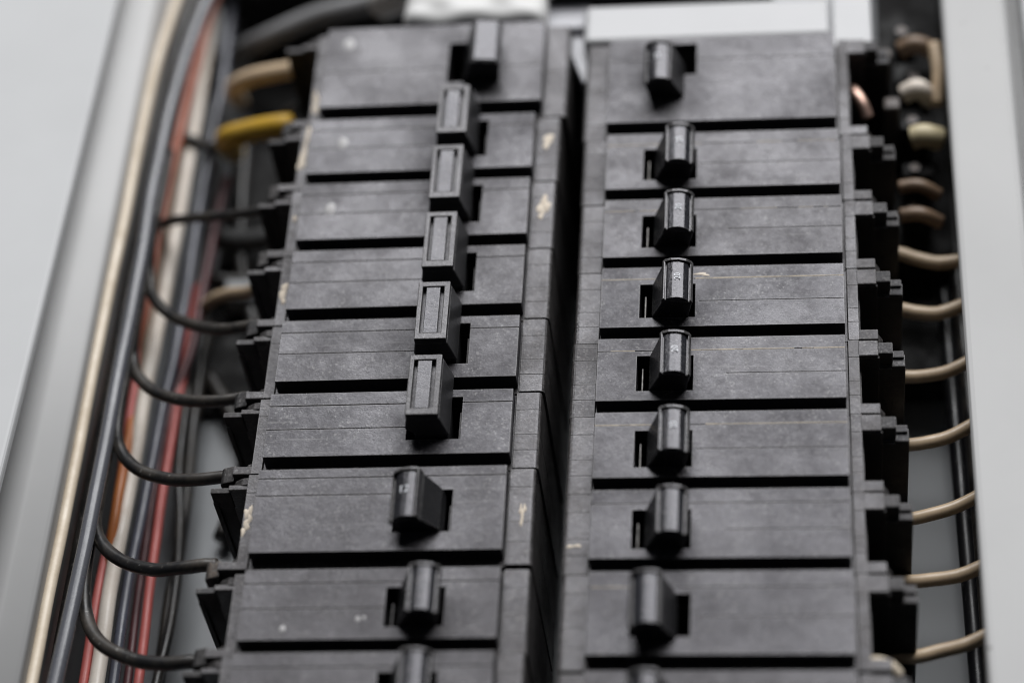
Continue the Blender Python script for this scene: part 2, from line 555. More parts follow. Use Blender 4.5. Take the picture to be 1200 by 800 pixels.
def shell_parts(side, D, dark_seed):
    """side +1: terminals to the right; -1: to the left.  Local frame: x from the face centre, y 0 at the upper boundary."""
    key = (side, D)
    if key in CASE:
        return CASE[key]
    s = side
    X = lambda a: s * a
    out = []
    zs = -4.2
    k = D / 25.4
    y1, y2, y3 = -5.9 * min(1, k * 1.0), -14.2 * k, -19.4 * k
    if D > 34:
        y1, y2 = (-19.5, -27.0)
        y3 = -33.0
    e = -(D - 0.14)
    # body under the face
    hx = (4.3, 20.3) if s < 0 else (-22.9, -7.4)
    hy = (-4.2, -18.6) if D < 26 else ((-9.0, -22.8) if D < 34 else (-9.8, -26.5))
    if s > 0 and D > 34:
        hy = (-4.2, -20.0)
    mb = MB().take(box(X(-34.2), X(34.6), -0.1, e, -60, -24, 0.15))
    mb.take(cells(sorted([X(-34.2), X(34.6), *hx]), [e, hy[1], hy[0], -0.1], lambda i, j: not (i == 1 and j == 1), -24.05, -5.4, 0.1, 1))
    out.append(('case', mb.mesh('case'), 'case'))
    # inner shoulder in moulded steps, its top edge rounded towards the gap
    mb = MB()
    cuts = [-0.14, y1, y2, y3, e - 0.02]
    for i in range(4):
        gap = 0.035 if i else 0.0
        dz = (0.0, -0.05, 0.0, -0.03)[i]
        q = (0.06, 0.0, 0.04, -0.03)[i]
        zz = zs + dz
        p = [(34.35, -60), (34.35, zz), (40.0, zz), (40.6, zz - 0.12), (41.05, zz - 0.45), (41.3 - q, zz - 0.95), (41.45 - q, zz - 3.0), (41.6 - q, -60)]
        mb.take(prism([(X(-a_), b_) for a_, b_ in p], cuts[i] - gap, cuts[i + 1] + gap, 0.07, 1, None, 0.9))
    out.append(('inner_shoulder', mb.mesh('inner_shoulder'), 'case'))
    # outer shoulder
    mb = MB()
    zo = -4.5
    oc = [-0.14, y1 - 0.1, e - 0.02] if s < 0 else [-0.14, y1 - 0.1, y2, y3 + 0.4, e - 0.02]
    for i in range(len(oc) - 1):
        gap = 0.03 if i else 0.0
        mb.take(box(X(34.75), X(37.7), oc[i] - gap, oc[i + 1] + gap, -46 - 0.5 * i, zo - (0, .05, 0.02, 0.04)[i], 0.09, 1))
    out.append(('outer_shoulder', mb.mesh('outer_shoulder'), 'case'))
    if s > 0:
        mb = MB()
        mb.take(box(37.2, 42.9, e + 3.5, e + 0.05, -50, zo - 0.05, 0.3))                  # lower tab
        mb.take(prism([(42.4, -50), (42.4, zo - 0.6), (44.2, zo - 4.2), (44.2, -50)], e + 3.1, e + 0.3, 0.2))
        out.append(('terminal_tab', mb.mesh('terminal_tab'), 'case'))
        mb = MB()
        mb.take(box(37.2, 42.9, -0.35, y1 + 0.25 if D < 34 else -6.0, -50, zo, 0.3))        # upper tab
        out.append(('terminal_tab', mb.mesh('terminal_tab'), 'case'))
        mb = MB()
        mb.take(box(42.75, 46.9, -1.0, -4.9, -12, zo - 0.1, 0.4))                           # small square stud
        mb.take(box(46.6, 50.0, -0.9, -3.3, -14, -8.7, 0.3))
        mb.take(box(46.5, 50.3, -3.0, -5.85, -14, -9.5, 0.35))
        mb.take(box(42.3, 50.35, -0.9, -5.9, -60, -10.4, 0.35))
        mb.take(box(37.9, 43.2, -0.9, -5.95, -60, -5.4, 0.2))
        out.append(('terminal_post', mb.mesh('terminal_post'), 'dark'))
        mb = MB().take(box(37.5, 49.5, -5.3, e + 0.4, -62, -44, 0.3))
        mb.take(box(37.3, 38.2, -5.3, e + 3.0, -50, -9, 0.2))
        out.append(('terminal_socket', mb.mesh('terminal_socket'), 'dark'))
        # clamp screw lying deep in the socket
        mb = MB().take(tube([(44, -13 * k, -46), (44, -13 * k, -32)], 3.2, 16, 2))
        out.append(('clamp_screw', mb.mesh('clamp_screw'), 'lug'))
    else:
        mb = MB()
        mb.take(box(-37.2, -43.0, e + 2.6, e + 0.05, -26, zo - 0.3, 0.3))
        mb.take(prism([(-37.4, -30), (-37.4, zo - 0.7), (-39.2, zo - 1.5), (-40.5, zo - 4.0), (-40.5, -30)], e + 4.0, e + 2.3, 0.3))
        out.append(('terminal_tab', mb.mesh('terminal_tab'), 'case'))
        mb = MB()
        mb.take(prism([(-37.3, -30), (-37.3, zo - 0.4), (-39.6, zo - 0.8), (-41.6, zo - 2.0), (-42.6, zo - 3.6), (-42.6, -30)],
                      -0.7, -3.0, 0.25, 2, None, 0.2))
        mb.take(box(-37.3, -43.2, -2.7, -4.3, -60, zo - 1.0, 0.25))
        out.append(('terminal_tab', mb.mesh('terminal_tab'), 'case'))
        mb = MB()
        mb.take(box(-42.8, -48.4, -2.9, -4.6, -14, zo - 2.0, 0.25))
        mb.take(box(-37.5, -48.0, -2.6, -4.2, -60, -8.0, 0.25))
        mb.take(box(-47.0, -48.5, -3.2, -4.9, -60, -11.0, 0.25))
        out.append(('terminal_post', mb.mesh('terminal_post'), 'dark'))
        mb = MB().take(box(-37.5, -44.5, -4.0, e + 0.6, -62, -34, 0.3))
        out.append(('terminal_socket', mb.mesh('terminal_socket'), 'dark'))
        # clamp barrel that takes the wire
        mb = MB()
        mb.take(prism([(-42.7, -17), (-42.7, -6.6), (-43.4, -6.9), (-46.0, -7.6), (-46.9, -8.6), (-46.9, -15.5), (-45.5, -17)],
                      e + 4.4, e - 0.9, 0.35))
        out.append(('clamp', mb.mesh('clamp'), 'lug'))
    CASE[key] = out
    return out


FACE = {}


def face_mesh(D, y0, y1, sx0, sx1, sy0, sy1, seam, groove, gx0, gx1):
    key = (D, y0, y1, sx0, sx1, sy0, sy1, seam, groove, gx0, gx1)
    if key in FACE:
        return FACE[key]
    H = 33.85
    g = 0.20
    xs = sorted({-H, H, sx0, sx1, gx0, gx1})
    ys = sorted({y0, y1, sy0, sy1, seam, seam - g, groove, groove - g * 0.8})

    def solid(i, j):
        cx, cy = (xs[i] + xs[i + 1]) / 2, (ys[j] + ys[j + 1]) / 2
        if sx0 < cx < sx1 and sy1 < cy < sy0:
            return False
        if seam - g < cy < seam:
            return False
        if groove - g * 0.8 < cy < groove and gx0 < cx < gx1:
            return False
        return True
    mb = MB().take(cells(xs, ys, solid, -5.2, 0.0, 0.13, 2))
    FACE[key] = mb.mesh('face_plate')
    return FACE[key]


TOG = {}


def toggle_small(direction, L):
    """rounded rocker handle leaning to +x (direction 1) or -x; origin at the slot's upper end, z 0 at the face"""
    key = ('s', direction, L)
    if key in TOG:
        return TOG[key]
    d = direction
    Q = lambda pts: [(d * x, z) for x, z in pts]
    over = lambda x, z, end: (1.5 * max(0, min(1, (z - 1) / 6)) if end == 0 else (-0.5 * max(0, min(1, (z - 1) / 6))))
    mb = MB()
    mb.take(prism(Q([(-4.3, -3), (-4.2, 0.3), (-0.8, 7.6), (-0.4, 8.3), (6.9, 7.0), (7.2, 6.3), (6.2, 1.0), (5.8, -3)]), -0.1, -L, 0.25, 2, over))
    # raised collar at the upper end, side ridges
    mb.take(prism(Q([(-1.2, 6.4), (-0.95, 8.3), (-0.3, 9.1), (1.4, 9.65), (3.6, 9.7), (5.6, 9.1), (7.0, 8.0), (7.5, 6.9), (7.3, 5.8)]), 1.75, 0.85, 0.18))
    mb.take(prism(Q([(-1.25, 6.6), (-1.0, 8.3), (-0.55, 8.95), (-0.1, 8.8), (-0.1, 7.4)]), 1.3, -L - 0.5, 0.15))
    mb.take(prism(Q([(6.5, 6.6), (6.75, 7.9), (7.2, 7.5), (7.5, 6.8), (7.2, 5.8)]), 1.3, -L - 0.45, 0.15))
    body = mb.mesh('toggle')
    arc = [(0.1, 7.2), (0.15, 8.45), (0.5, 8.75), (1.9, 9.15), (3.5, 9.2), (4.9, 8.75), (6.0, 7.9), (6.35, 7.2)]
    grip = MB().take(prism(Q(arc), 0.70, -L - 0.35, 0.12, 2, None, 0.15)).mesh('grip')
    TOG[key] = (body, grip)
    return TOG[key]


def toggle_tall():
    if 't' in TOG:
        return TOG['t']
    y0, y1 = 3.3, -17.0
    bot = lambda x, z, end: (-0.6 if z < 4 else 0.0)
    mb = MB()
    mb.take(prism([(-5.75, 7.9), (3.25, 7.9), (5.4, 0.5), (-2.6, 0.3), (-6.5, 3.6)], y0, y1, 0.4, 3, bot))
    mb.take(box(-4.3, 4.8, -4.6, -17.55, -12, 1.6, 0.2))
    body = mb.mesh('toggle')
    xs = [-5.75, -4.5, -3.5, 0.5, 1.55, 3.15]
    ys = [y1 + 0.05, y1 + 2.2, y1 + 2.5, y0 - 2.1, y0 - 1.8, y0 - 0.05]
    ring = MB().take(cells(xs, ys, lambda i, j: not (1 <= i <= 3 and 1 <= j <= 3), 7.3, 9.75, 0.24, 2)).mesh('rim')
    pad = MB().take(box(xs[2] + 0.02, xs[3] - 0.05, ys[2] - 0.28, ys[3] + 0.15, 7.4, 9.6, 0.2)).mesh('inset')
    TOG['t'] = (body, ring, pad)
    return TOG['t']


def toggle_flat():
    """broad handle with one flat sloping top, leaning to +x"""
    mb = MB()
    over = lambda x, z, end: (1.8 * max(0, min(1, (z - 1) / 6)) if end == 0 else 0)
    mb.take(prism([(-5.0, -3), (-4.9, 0.3), (-2.0, 8.0), (-1.2, 9.0), (6.6, 8.2), (7.2, 7.2), (6.4, 1.0), (6.0, -3)], 0, -16, 0.5, 3, over))
    body = mb.mesh('toggle')
    grip = MB().take(prism([(-1.1, 8.0), (-0.9, 9.2), (-0.4, 9.35), (5.9, 8.7), (6.4, 8.3), (6.5, 7.4)], 1.2, -15.4, 0.3, 2)).mesh('grip')
    return body, grip


GROUP = 'circuit breakers in the two columns'
BREAKERS = [
    # side, face centre x, face top y, face depth, kind, slot y (local), lean, seam, groove, label
    (-1, -43.43, 124.29, 32.9, 'S', (-9.8, -26.4), 1, -20.2, -99, 'wide black breaker at the top of the left column, toggle beside the white cover'),
    (-1, -44.73, 86.12, 21.4, 'T', (-4.2, -18.3), -1, -5.9, -13.2, 'left column breaker with the uppermost framed toggle, grey spot on its face'),
    (-1, -44.92, 60.48, 21.4, 'T', (-4.2, -18.3), -1, -5.9, -13.2, 'left column breaker with the second framed toggle from above'),
    (-1, -44.97, 34.87, 21.4, 'T', (-4.2, -18.3), -1, -5.9, -13.4, 'left column breaker with the middle one of the five framed toggles'),
    (-1, -45.09, 9.17, 21.4, 'T', (-4.2, -18.3), -1, -5.9, -13.4, 'left column breaker with the fourth framed toggle from above'),
    (-1, -45.48, -16.44, 21.4, 'T', (-4.2, -18.3), -1, -5.9, -13.9, 'left column breaker with the lowest framed toggle, its slot open below'),
    (-1, -45.77, -41.93, 26.6, 'S', (-9.3, -22.6), -1, -4.6, -10.2, 'left column breaker marked 12 on a rounded toggle leaning left'),
    (-1, -45.58, -73.86, 21.4, 'S', (-7.7, -19.6), 1, -5.9, -13.6, 'left column breaker below the one leaning left, rounded toggle leaning right'),
    (-1, -45.79, -99.06, 21.4, 'S', (-7.7, -19.6), 1, -5.9, -13.6, 'lowest breaker of the left column, half out of view'),
    (1, 44.71, 114.88, 33.9, 'S', (-4.2, -17.0), -1, -10.6, -99, 'wide black breaker at the top of the right column, toggle leaning left'),
    (1, 45.13, 76.07, 21.35, 'S', (-7.9, -19.8), 1, -5.9, -13.7, 'right column breaker directly below the wide top breaker'),
    (1, 45.26, 50.56, 21.4, 'S', (-7.9, -19.8), 1, -5.9, -13.2, 'second of the narrow breakers in the right column, second toggle leaning right'),
    (1, 45.27, 25.21, 21.35, 'S', (-7.9, -19.8), 1, -5.9, -14.0, 'right column breaker with a bright cream seam line across its whole face'),
    (1, 45.01, 0.00, 21.3, 'S', (-7.9, -19.8), 1, -6.0, -14.0, 'fourth narrow breaker in the right column, dusty seam ending at its edge'),
    (1, 45.02, -25.16, 21.3, 'S', (-7.9, -19.8), 1, -5.9, -13.8, 'fifth narrow breaker in the right column, yellowish seam line'),
    (1, 44.99, -50.44, 21.3, 'S', (-8.1, -20.2), 1, -5.9, -14.2, 'right column breaker just above the one whose toggle leans left'),
    (1, 45.21, -75.80, 24.7, 'S', (-8.5, -21.3), -1, -6.4, -15.2, 'lower right column breaker with its toggle leaning left'),
    (1, 45.19, -105.17, 21.4, 'S', (-7.9, -19.8), -1, -5.9, -14.0, 'lowest breaker of the right column, mostly out of view'),
]
SMEARS = {   # breaker index -> list of (part name, x, y, z, discs)
    0: [('paint_smear', -36.4, -29.0, -4.5, [(0, 1.5, .8, 2.2), (.2, -1.5, .8, 2.6), (-.3, 4.0, .5, 1.4)]),
        ('paint_spot', -27.0, -8.5, 0.0, [(0, 0, 1.5, 2.1)])],
    1: [('paint_smear', -36.3, -9.0, -4.5, [(.4, 5.5, .5, 2.6), (.1, 1.5, .5, 2.2), (0, -3, .8, 2.8), (-.4, -5.5, 1.0, 2.4), (.7, 7.4, .7, 1.2)]),
        ('paint_smear', 37.6, -9.6, -4.2, [(0, 0, 1.1, 1.6), (.7, 1.5, .8, 1.2), (-.4, -2.2, .7, 1.0)]),
        ('paint_spot', -23.6, -11.3, 0.0, [(0, 0, 1.35, 2.0)])],
    2: [('paint_smear', 37.8, -10.2, -4.2, [(.2, 2.6, .9, 1.9), (-.4, -0.4, 1.2, 1.9), (.9, .4, 1.0, 1.5), (-.7, -3.4, .6, .9)]),
        ('paint_smear', -36.1, -11.0, -4.5, [(0, 0, .5, 1.0)]),
        ('paint_spot', -24.6, -11.6, 0.0, [(0, 0, 1.3, 1.9)])],
    3: [('paint_smear', -36.2, -13.8, -4.5, [(.2, 2.2, .8, 1.8), (-.2, -.6, .8, 2.0), (.3, -2.9, .5, .9)])],
    6: [('paint_smear', -36.4, -15.2, -4.6, [(0.5, 3.4, .5, 1.6), (-.5, 2.4, .6, 1.5), (.5, .6, .6, 1.5), (-.3, -1.0, .5, 1.6), (.3, -1.9, .5, 1.1), (-.8, -3.6, .5, 1.3)]),
        ('paint_smear', 38.2, -15.2, -4.2, [(-.5, 2.0, .35, 1.4), (.5, 2.2, .35, 1.2), (0, 0, .35, 1.8), (-.2, -2.2, .3, 1.3)]),
        ('paint_smear', 40.2, -15.8, -4.6, [(0, 0, .3, 1.5)])],
    7: [('paint_spot', -2.5, -17.2, 0.0, [(0, 0, .55, .8), (1.6, .4, .4, .6)]), ('paint_spot', -22, -19.8, 0.0, [(0, 0, .7, .9)])],
    15: [('paint_smear', -38.0, -16.6, -4.2, [(-1.2, 0, 1.0, .45), (.6, .2, 1.1, .4)])],
    12: [('paint_smear', -6.0, -6.0, -0.02, [(0, 1.5, 1.6, .4), (1.6, 1.0, .8, .3)])],
}
SEAMDUST = {10: (-33.5, -6, 10, 33), 11: (-33.6, -9, 5, 30), 12: (-33.8, -8.0, -7.5, 33.8), 13: (-33.8, -7.5, -7.5, 33.8),
            14: (-33.8, -8, -8, 33.8), 16: (-33.0, -21, None, None)}

for idx, (side, cx, yt, dep, kind, slot, lean, seam, groove, label) in enumerate(BREAKERS):
    top = 1.7 if dep < 30 else 1.9
    D = round(dep + 4.0 if dep < 30 else dep + 5.2, 2)
    if dep < 22:
        D = 25.4
    rz = math.radians(0.30 if side < 0 else -0.2)
    root = thing('circuit_breaker', label, 'circuit breaker', (cx, yt + top, 0), GROUP, rz)
    root.rotation_euler.x = math.radians(random.uniform(-.25, .25))
    for name, me, mat in shell_parts(side, D, idx):
        o = link(name, me if not (name == 'clamp' and idx != 6) else me.copy(), None if name == 'clamp' else mat, root)
        if name == 'clamp':
            o.data.materials.clear()
            o.data.materials.append(M['lug' if idx == 6 else 'dark'])
    y0, y1 = -top, -(top + dep)
    if groove < -90:
        groove = seam - 3.0
        gx0, gx1 = 32.0, 33.85
    if kind == 'T':
        sx0, sx1 = 5.2, 20.1
    elif side < 0:
        sx0, sx1 = 4.3, 19.8
    else:
        sx0, sx1 = -22.9, -7.4
    if side < 0:
        gx0, gx1 = -33.85, sx0
    else:
        gx0, gx1 = sx1 + (9.0 if idx % 2 else 1.0), 33.85
    if dep > 30:
        gx0, gx1 = 33.0, 33.85
    if idx == 0:
        sx0, sx1 = 4.6, 20.5
    face = link('face_plate', face_mesh(D, y0, y1, sx0, sx1, slot[0], slot[1], seam, groove, gx0, gx1), 'face', root)
    # inner blade of the slot, seen beside the handle
    sxc = (sx0 + sx1) / 2
    bx = sx0 + 1.4 if lean > 0 else sx1 - 1.0
    if kind == 'T':
        bx = sx1 - 0.9
    if idx not in (0, 9, 16):
        part('slot_blade', MB().take(box(bx, bx + 0.35, slot[0] - 3.2, slot[1] + 0.2, -5.0, -1.6 if side > 0 else -3.0, 0.05)), 'blade' if side > 0 else 'dark', root)
    if kind == 'T':
        body, ring, pad = toggle_tall()
        tg = link('toggle', body, 'frame', root, (12.0, 0, 0))
        if idx == 1:
            tg.location.y = -1.6 * MM
            tg.scale.y = 0.93
        link('rim', ring, 'frame', tg)
        link('inset', pad, 'pad', tg)
    else:
        L = slot[0] - slot[1] - 0.2
        ty = slot[0] - 0.1
        cxs = 12.1 if side < 0 else -15.15
        if idx == 0:
            cxs, L, ty = 14.6, 15.8, slot[0] - 1.0
        if idx == 9:
            ty, L = -13.2, 13.0
        if idx == 16:
            L = 13.4
        body, grip = toggle_small(lean, round(L, 2)) if idx != 0 else toggle_flat()
        tg = link('toggle', body, 'toggle', root, (cxs, ty, 0))
        gp = link('grip', grip, 'grip', tg)
        if idx == 6:
            tg.rotation_euler.y = math.radians(-13)
            tg.location.x += 0.9 * MM
            tg.location.z -= 0.2 * MM
        num = {6: '12', 10: '20', 11: '20', 12: '20', 13: '20', 14: '20', 9: '20'}.get(idx)
        if num:
            me = text_mesh(num, 3.2 if num == '12' else 2.5, 0.04)
            nm = link('numeral', me, 'ink', tg)
            a = math.radians(-11 if lean > 0 else 11)
            nm.location = (lean * 3.3 * MM, -4.6 * MM, 9.27 * MM)
            nm.rotation_euler = (0, 0.05 * lean, 0) if num == '12' else (0, 0.10, math.radians(90 + random.uniform(-9, 9)))
            if num == '12':
                nm.location = (lean * 3.0 * MM, -5.0 * MM, 9.25 * MM)
    for nm, x, y, z, discs in SMEARS.get(idx, []):
        part(nm, blob(x, y, z, discs, 0.05 if nm == 'paint_spot' else 0.22), 'spot' if nm == 'paint_spot' else 'paint', root)
    if idx in SEAMDUST:
        a, b, c, d = SEAMDUST[idx]
        mb = MB()
        for p, q in ((a, b), (c, d)):
            if p is None:
                continue
            x = p
            while x < q:
                n = min(q, x + random.uniform(1.5, 5.0))
                wd = random.uniform(0.22, 0.42) if idx in (12, 13, 14) else random.uniform(0.16, 0.3)
                yy = seam - 0.07 + random.uniform(-.03, .03)
                if random.random() < (0.97 if idx in (12, 14) else 0.86):
                    mb.take(box(x, n, yy - wd / 2, yy + wd / 2, -0.5, 0.035 + random.uniform(0, .02), 0.04, 1))
                x = n
        part('seam_dust', mb, 'dust', root)

# ------------------------------------------------------------------ wires
def wire(name, pts, r, mat, label, cat='wire', group=None, wob=None, per=8):
    wob = (0.10 if group == 'vertical wires along the left flange' else 0.0) if wob is None else wob
    o = link(name, MB().take(tube(pts, r, 14, per, wob), True).mesh(name), mat)
    return tag(o, label, cat, group)


GV = 'vertical wires along the left flange'
wire('wire', [(-131.5, 190, -24), (-134.4, 174.8, -23), (-137.0, 154.9, -22), (-139.0, 116.8, -21), (-139.1, 66, -21), (-139.3, 21.9, -21), (-139.3, -22.7, -21), (-139.3, -57.3, -21), (-139.2, -97.7, -21), (-139.2, -150, -21)],
     1.75, 'w_cream', 'cream wire running right against the left flange', group=GV)
wire('wire', [(-121, 200, -24), (-122.7, 176.3, -24), (-126.3, 158.4, -22), (-130.2, 122, -20), (-131.0, 83, -19), (-130.2, 46.2, -18), (-130.4, 15.4, -18), (-130.4, -30.1, -18), (-131.0, -68.2, -18), (-131.8, -102.6, -18), (-132, -150, -18)],
     2.15, 'w_shiny', 'thick glossy grey wire in front of the bundle, with a pale sheen', group=GV)
wire('wire', [(-131, 190, -36), (-136, 150, -33), (-136.8, 80.5, -32), (-136.8, 32.9, -32), (-137, -11.2, -32), (-137, -49.4, -32), (-136.6, -95.8, -32), (-136.6, -150, -32)],
     2.3, 'w_black', 'dull black wire half hidden between the cream and the glossy grey wire', group=GV)
wire('wire', [(-124, 205, -34), (-126.7, 182.7, -34), (-129.4, 154.6, -34), (-131.2, 116.4, -34), (-132, 83.7, -34), (-132.6, 59.4, -35), (-133.0, 40, -38), (-134, 20, -46), (-135, -10, -56)],
     1.7, 'w_rust', 'rust red wire beside the glossy grey wire, in the upper half', group=GV)
wire('wire', [(-134.5, 60, -50), (-133.0, 45, -44), (-132.6, 29.4, -41), (-132.6, 3.9, -41), (-132.4, -28.1, -43), (-132.4, -50.1, -41), (-131.6, -88.7, -40), (-131, -140, -40)],
     1.45, 'w_red', 'red wire under the bends of the black branch wires, leftmost red one', group=GV)
wire('wire', [(-133.5, 22, -50), (-131.6, 5, -41), (-130.6, -12, -37.5), (-130.3, -28, -37), (-130.6, -40, -39), (-131.6, -54, -46), (-132.5, -80, -54)],
     1.5, 'w_orange', 'short orange wire showing beside the leftmost red wire low down', group=GV)
wire('wire', [(-131.3, 195, -40), (-129.3, 158.5, -40), (-128.7, 116.1, -40), (-128.6, 78, -40), (-128.5, 45.4, -40), (-129.0, 19.2, -40), (-128.6, -24.2, -40), (-128.7, -56.1, -40), (-127.9, -89.1, -40), (-127.6, -140, -40)],
     2.25, 'w_white', 'thick off-white wire in the middle of the bundle', group=GV)
wire('wire', [(-125.6, 198, -44), (-123.1, 148.3, -44), (-123.4, 110.2, -44), (-123.2, 70.7, -44), (-123.1, 36.8, -44), (-124, 11, -44), (-124.7, -22.9, -44), (-125.2, -52.1, -44), (-124.2, -88, -44), (-124, -140, -44)],
     1.6, 'w_blue', 'slate blue-grey wire to the right of the off-white wire', group=GV)
wire('wire', [(-126, 100, -64), (-125, 80, -60), (-123.4, 50, -55), (-122.4, 16.8, -52), (-121.4, -18.9, -50), (-120.6, -48.4, -50), (-118.9, -84.6, -50), (-118, -140, -50)],
     1.45, 'w_red', 'bright red wire, rightmost coloured one of the bundle', group=GV)
wire('wire', [(-119, 110, -52), (-120.2, 72.1, -52), (-121, 41.4, -52), (-123.9, 18.5, -52), (-125.1, -9.7, -52), (-124.6, -45.5, -53), (-123, -84.6, -53), (-122, -140, -53)],
     1.3, 'w_plum', 'thin plum coloured wire behind the slate wire', group=GV)
wire('wire', [(-126.2, 215, -60), (-126, 167.7, -58), (-125.8, 132.2, -58), (-125.2, 96.8, -58), (-125.4, 61.3, -60), (-126, 20, -66)],
     2.6, 'w_grey', 'charcoal wire deep behind the bundle near the top', group=GV)
wire('wire', [(-121, 60, -66), (-120.2, 43.8, -63), (-119.0, 11, -62), (-117.5, -20.1, -62), (-117.6, -49.7, -62), (-117, -77.9, -62), (-116.5, -130, -62)],
     1.9, 'w_black', 'dull black wire deep behind the red wire', group=GV)
wire('wire', [(-128, 180, -36), (-130.6, 150, -35), (-131.0, 110, -36), (-131.2, 80, -37), (-131.3, 50, -38), (-131.4, 20, -41), (-131.8, -10, -47), (-132, -60, -54)],
     1.25, 'w_brown', 'thin grey-brown wire tucked between the rust and off-white wires', group=GV)
wire('wire', [(-121.5, 30, -57), (-120.0, 0, -56), (-116.4, -25, -57), (-115.2, -50, -58), (-116.2, -80, -57), (-117, -130, -57)],
     1.5, 'w_black', 'black wire looping out to the right of the bright red wire', group=GV)
wire('wire', [(-119, 150, -64), (-116, 110, -62), (-112, 82, -63), (-106, 60, -65), (-99, 42, -66), (-92, 30, -66)],
     2.4, 'w_black', 'black wire slanting through the dark hollow beside the left terminals', group=GV)
wire('wire', [(-118, 40, -66), (-110, 26, -65), (-104, 14, -66), (-103, 0, -67), (-107, -20, -68)],
     2.6, 'w_black', 'black wire curling on the back plate beside the second branch wire', group=GV)

GB = 'black branch wires into the left column terminals'
BR = [
    ([(-91, 62.7, -14), (-93.2, 62.7, -14), (-104.9, 64.8, -18), (-120.7, 70.8, -26), (-129.3, 74.5, -32), (-134.0, 74.2, -36), (-134.8, 68, -37), (-133.4, 54.4, -36)], 1.35, 'topmost black branch wire, crossing the off-white wire almost level'),
    ([(-91.5, 18.3, -13.5), (-93.8, 18.3, -14), (-100.6, 19.1, -16), (-109, 23.4, -20), (-118.9, 31.1, -25), (-126.9, 40.2, -28), (-130.4, 49.3, -29), (-131.6, 60.4, -28), (-131.4, 73.3, -27), (-131, 100, -27)], 1.55, 'second black branch wire from above, sagging across the off-white wire'),
    ([(-90.5, -7.6, -13.5), (-93, -7.6, -14), (-100, -7.6, -15), (-109.7, -4.9, -18), (-119.8, 1.3, -22), (-127.5, 10.3, -25), (-130.3, 18.6, -26), (-131.0, 30.5, -26), (-131, 47.8, -25), (-131, 70, -24)], 1.55, 'third black branch wire from above, beside the fourth framed toggle breaker'),
    ([(-91, -34.7, -13.5), (-94.7, -34.7, -14), (-101.2, -34.7, -15), (-109.7, -32.9, -17), (-120.1, -27.4, -20), (-127.4, -18.4, -23), (-130.3, -9.5, -24.5), (-131, 2.8, -25), (-131, 20.9, -24.5), (-131, 40, -24)], 1.6, 'fourth black branch wire from above, level with the open toggle slot'),
    ([(-91, -64.2, -12.8), (-94.9, -64.1, -13), (-100.5, -64.2, -14), (-109.9, -63.4, -16), (-120.5, -58.1, -19), (-128.2, -49.6, -22), (-131.8, -39.7, -23.5), (-133.2, -27.4, -24.5), (-132.6, -10.2, -24.5), (-132, 10, -24.5)], 1.65, 'black branch wire ending in the clamp beside the cream paint smear'),
    ([(-91, -94.2, -12.8), (-94.5, -94.1, -13), (-101, -94, -14), (-110.3, -91.7, -16), (-121, -85.1, -19), (-127.3, -75.8, -22), (-130.6, -65.1, -23.5), (-131.8, -53.3, -24.5), (-131.7, -36.8, -24.5), (-132, -15, -25)], 1.7, 'lowest black branch wire, its bend scraped pale'),
]
for pts, r, lab in BR:
    wire('wire', pts, r * 1.16, 'w_black', lab, group=GB, wob=0.05)

wire('wire', [(-90, 128.5, -21), (-95.7, 129, -22.5), (-106.4, 130.3, -26), (-113.5, 131.6, -30.5), (-117, 136, -38), (-120, 148, -56)], 3.0, 'w_tan', 'thick tan wire entering the terminal of the top left breaker')
wire('wire', [(-91, 104.3, -21.5), (-95.4, 104.6, -22), (-104, 105.8, -25), (-112.5, 107.2, -29), (-116, 112.5, -37), (-119, 125, -56)], 3.7, 'w_yellow', 'thick yellow wire entering a black terminal on the left')
wire('wire', [(-99, 50.5, -36), (-101.7, 50.8, -38), (-108.8, 53.5, -42), (-115.7, 55.8, -48), (-121.5, 56.6, -56), (-126, 56, -66)], 1.9, 'w_tan', 'bent tan wire in shadow behind the bundle, beside the left terminals')
wire('cable', [(-150, 184, -78), (-131, 174, -62), (-112.5, 166.5, -46), (-94, 170.5, -40), (-76.1, 174, -38), (-50.3, 181, -36), (-20, 190, -36)], 3.6, 'w_cable', 'thick grey cable arching behind the top of the left column', 'cable')
wire('cable', [(-128, 92, -58), (-112, 90, -60), (-96, 92, -60), (-80, 90, -60)], 3.6, 'w_grey', 'grey cable lying across the back plate below the yellow wire', 'cable')
wire('cable', [(-128, 77, -62), (-112, 75, -63), (-96, 76, -63), (-80, 76, -63)], 2.6, 'w_black', 'black cable lying across the back plate above the first branch wire', 'cable')
tie = MB().take(tube([(-134, 116, -38), (-131, 114.5, -36.5), (-126, 113.5, -37.5), (-120, 114, -41.5), (-110, 117, -41), (-100, 120, -36), (-93, 120, -30)], 1.7, 10), True)
tag(link('cable_tie', tie.mesh('cable_tie'), 'w_black'), 'black cable tie strapped across the off-white wire near the top', 'cable tie')

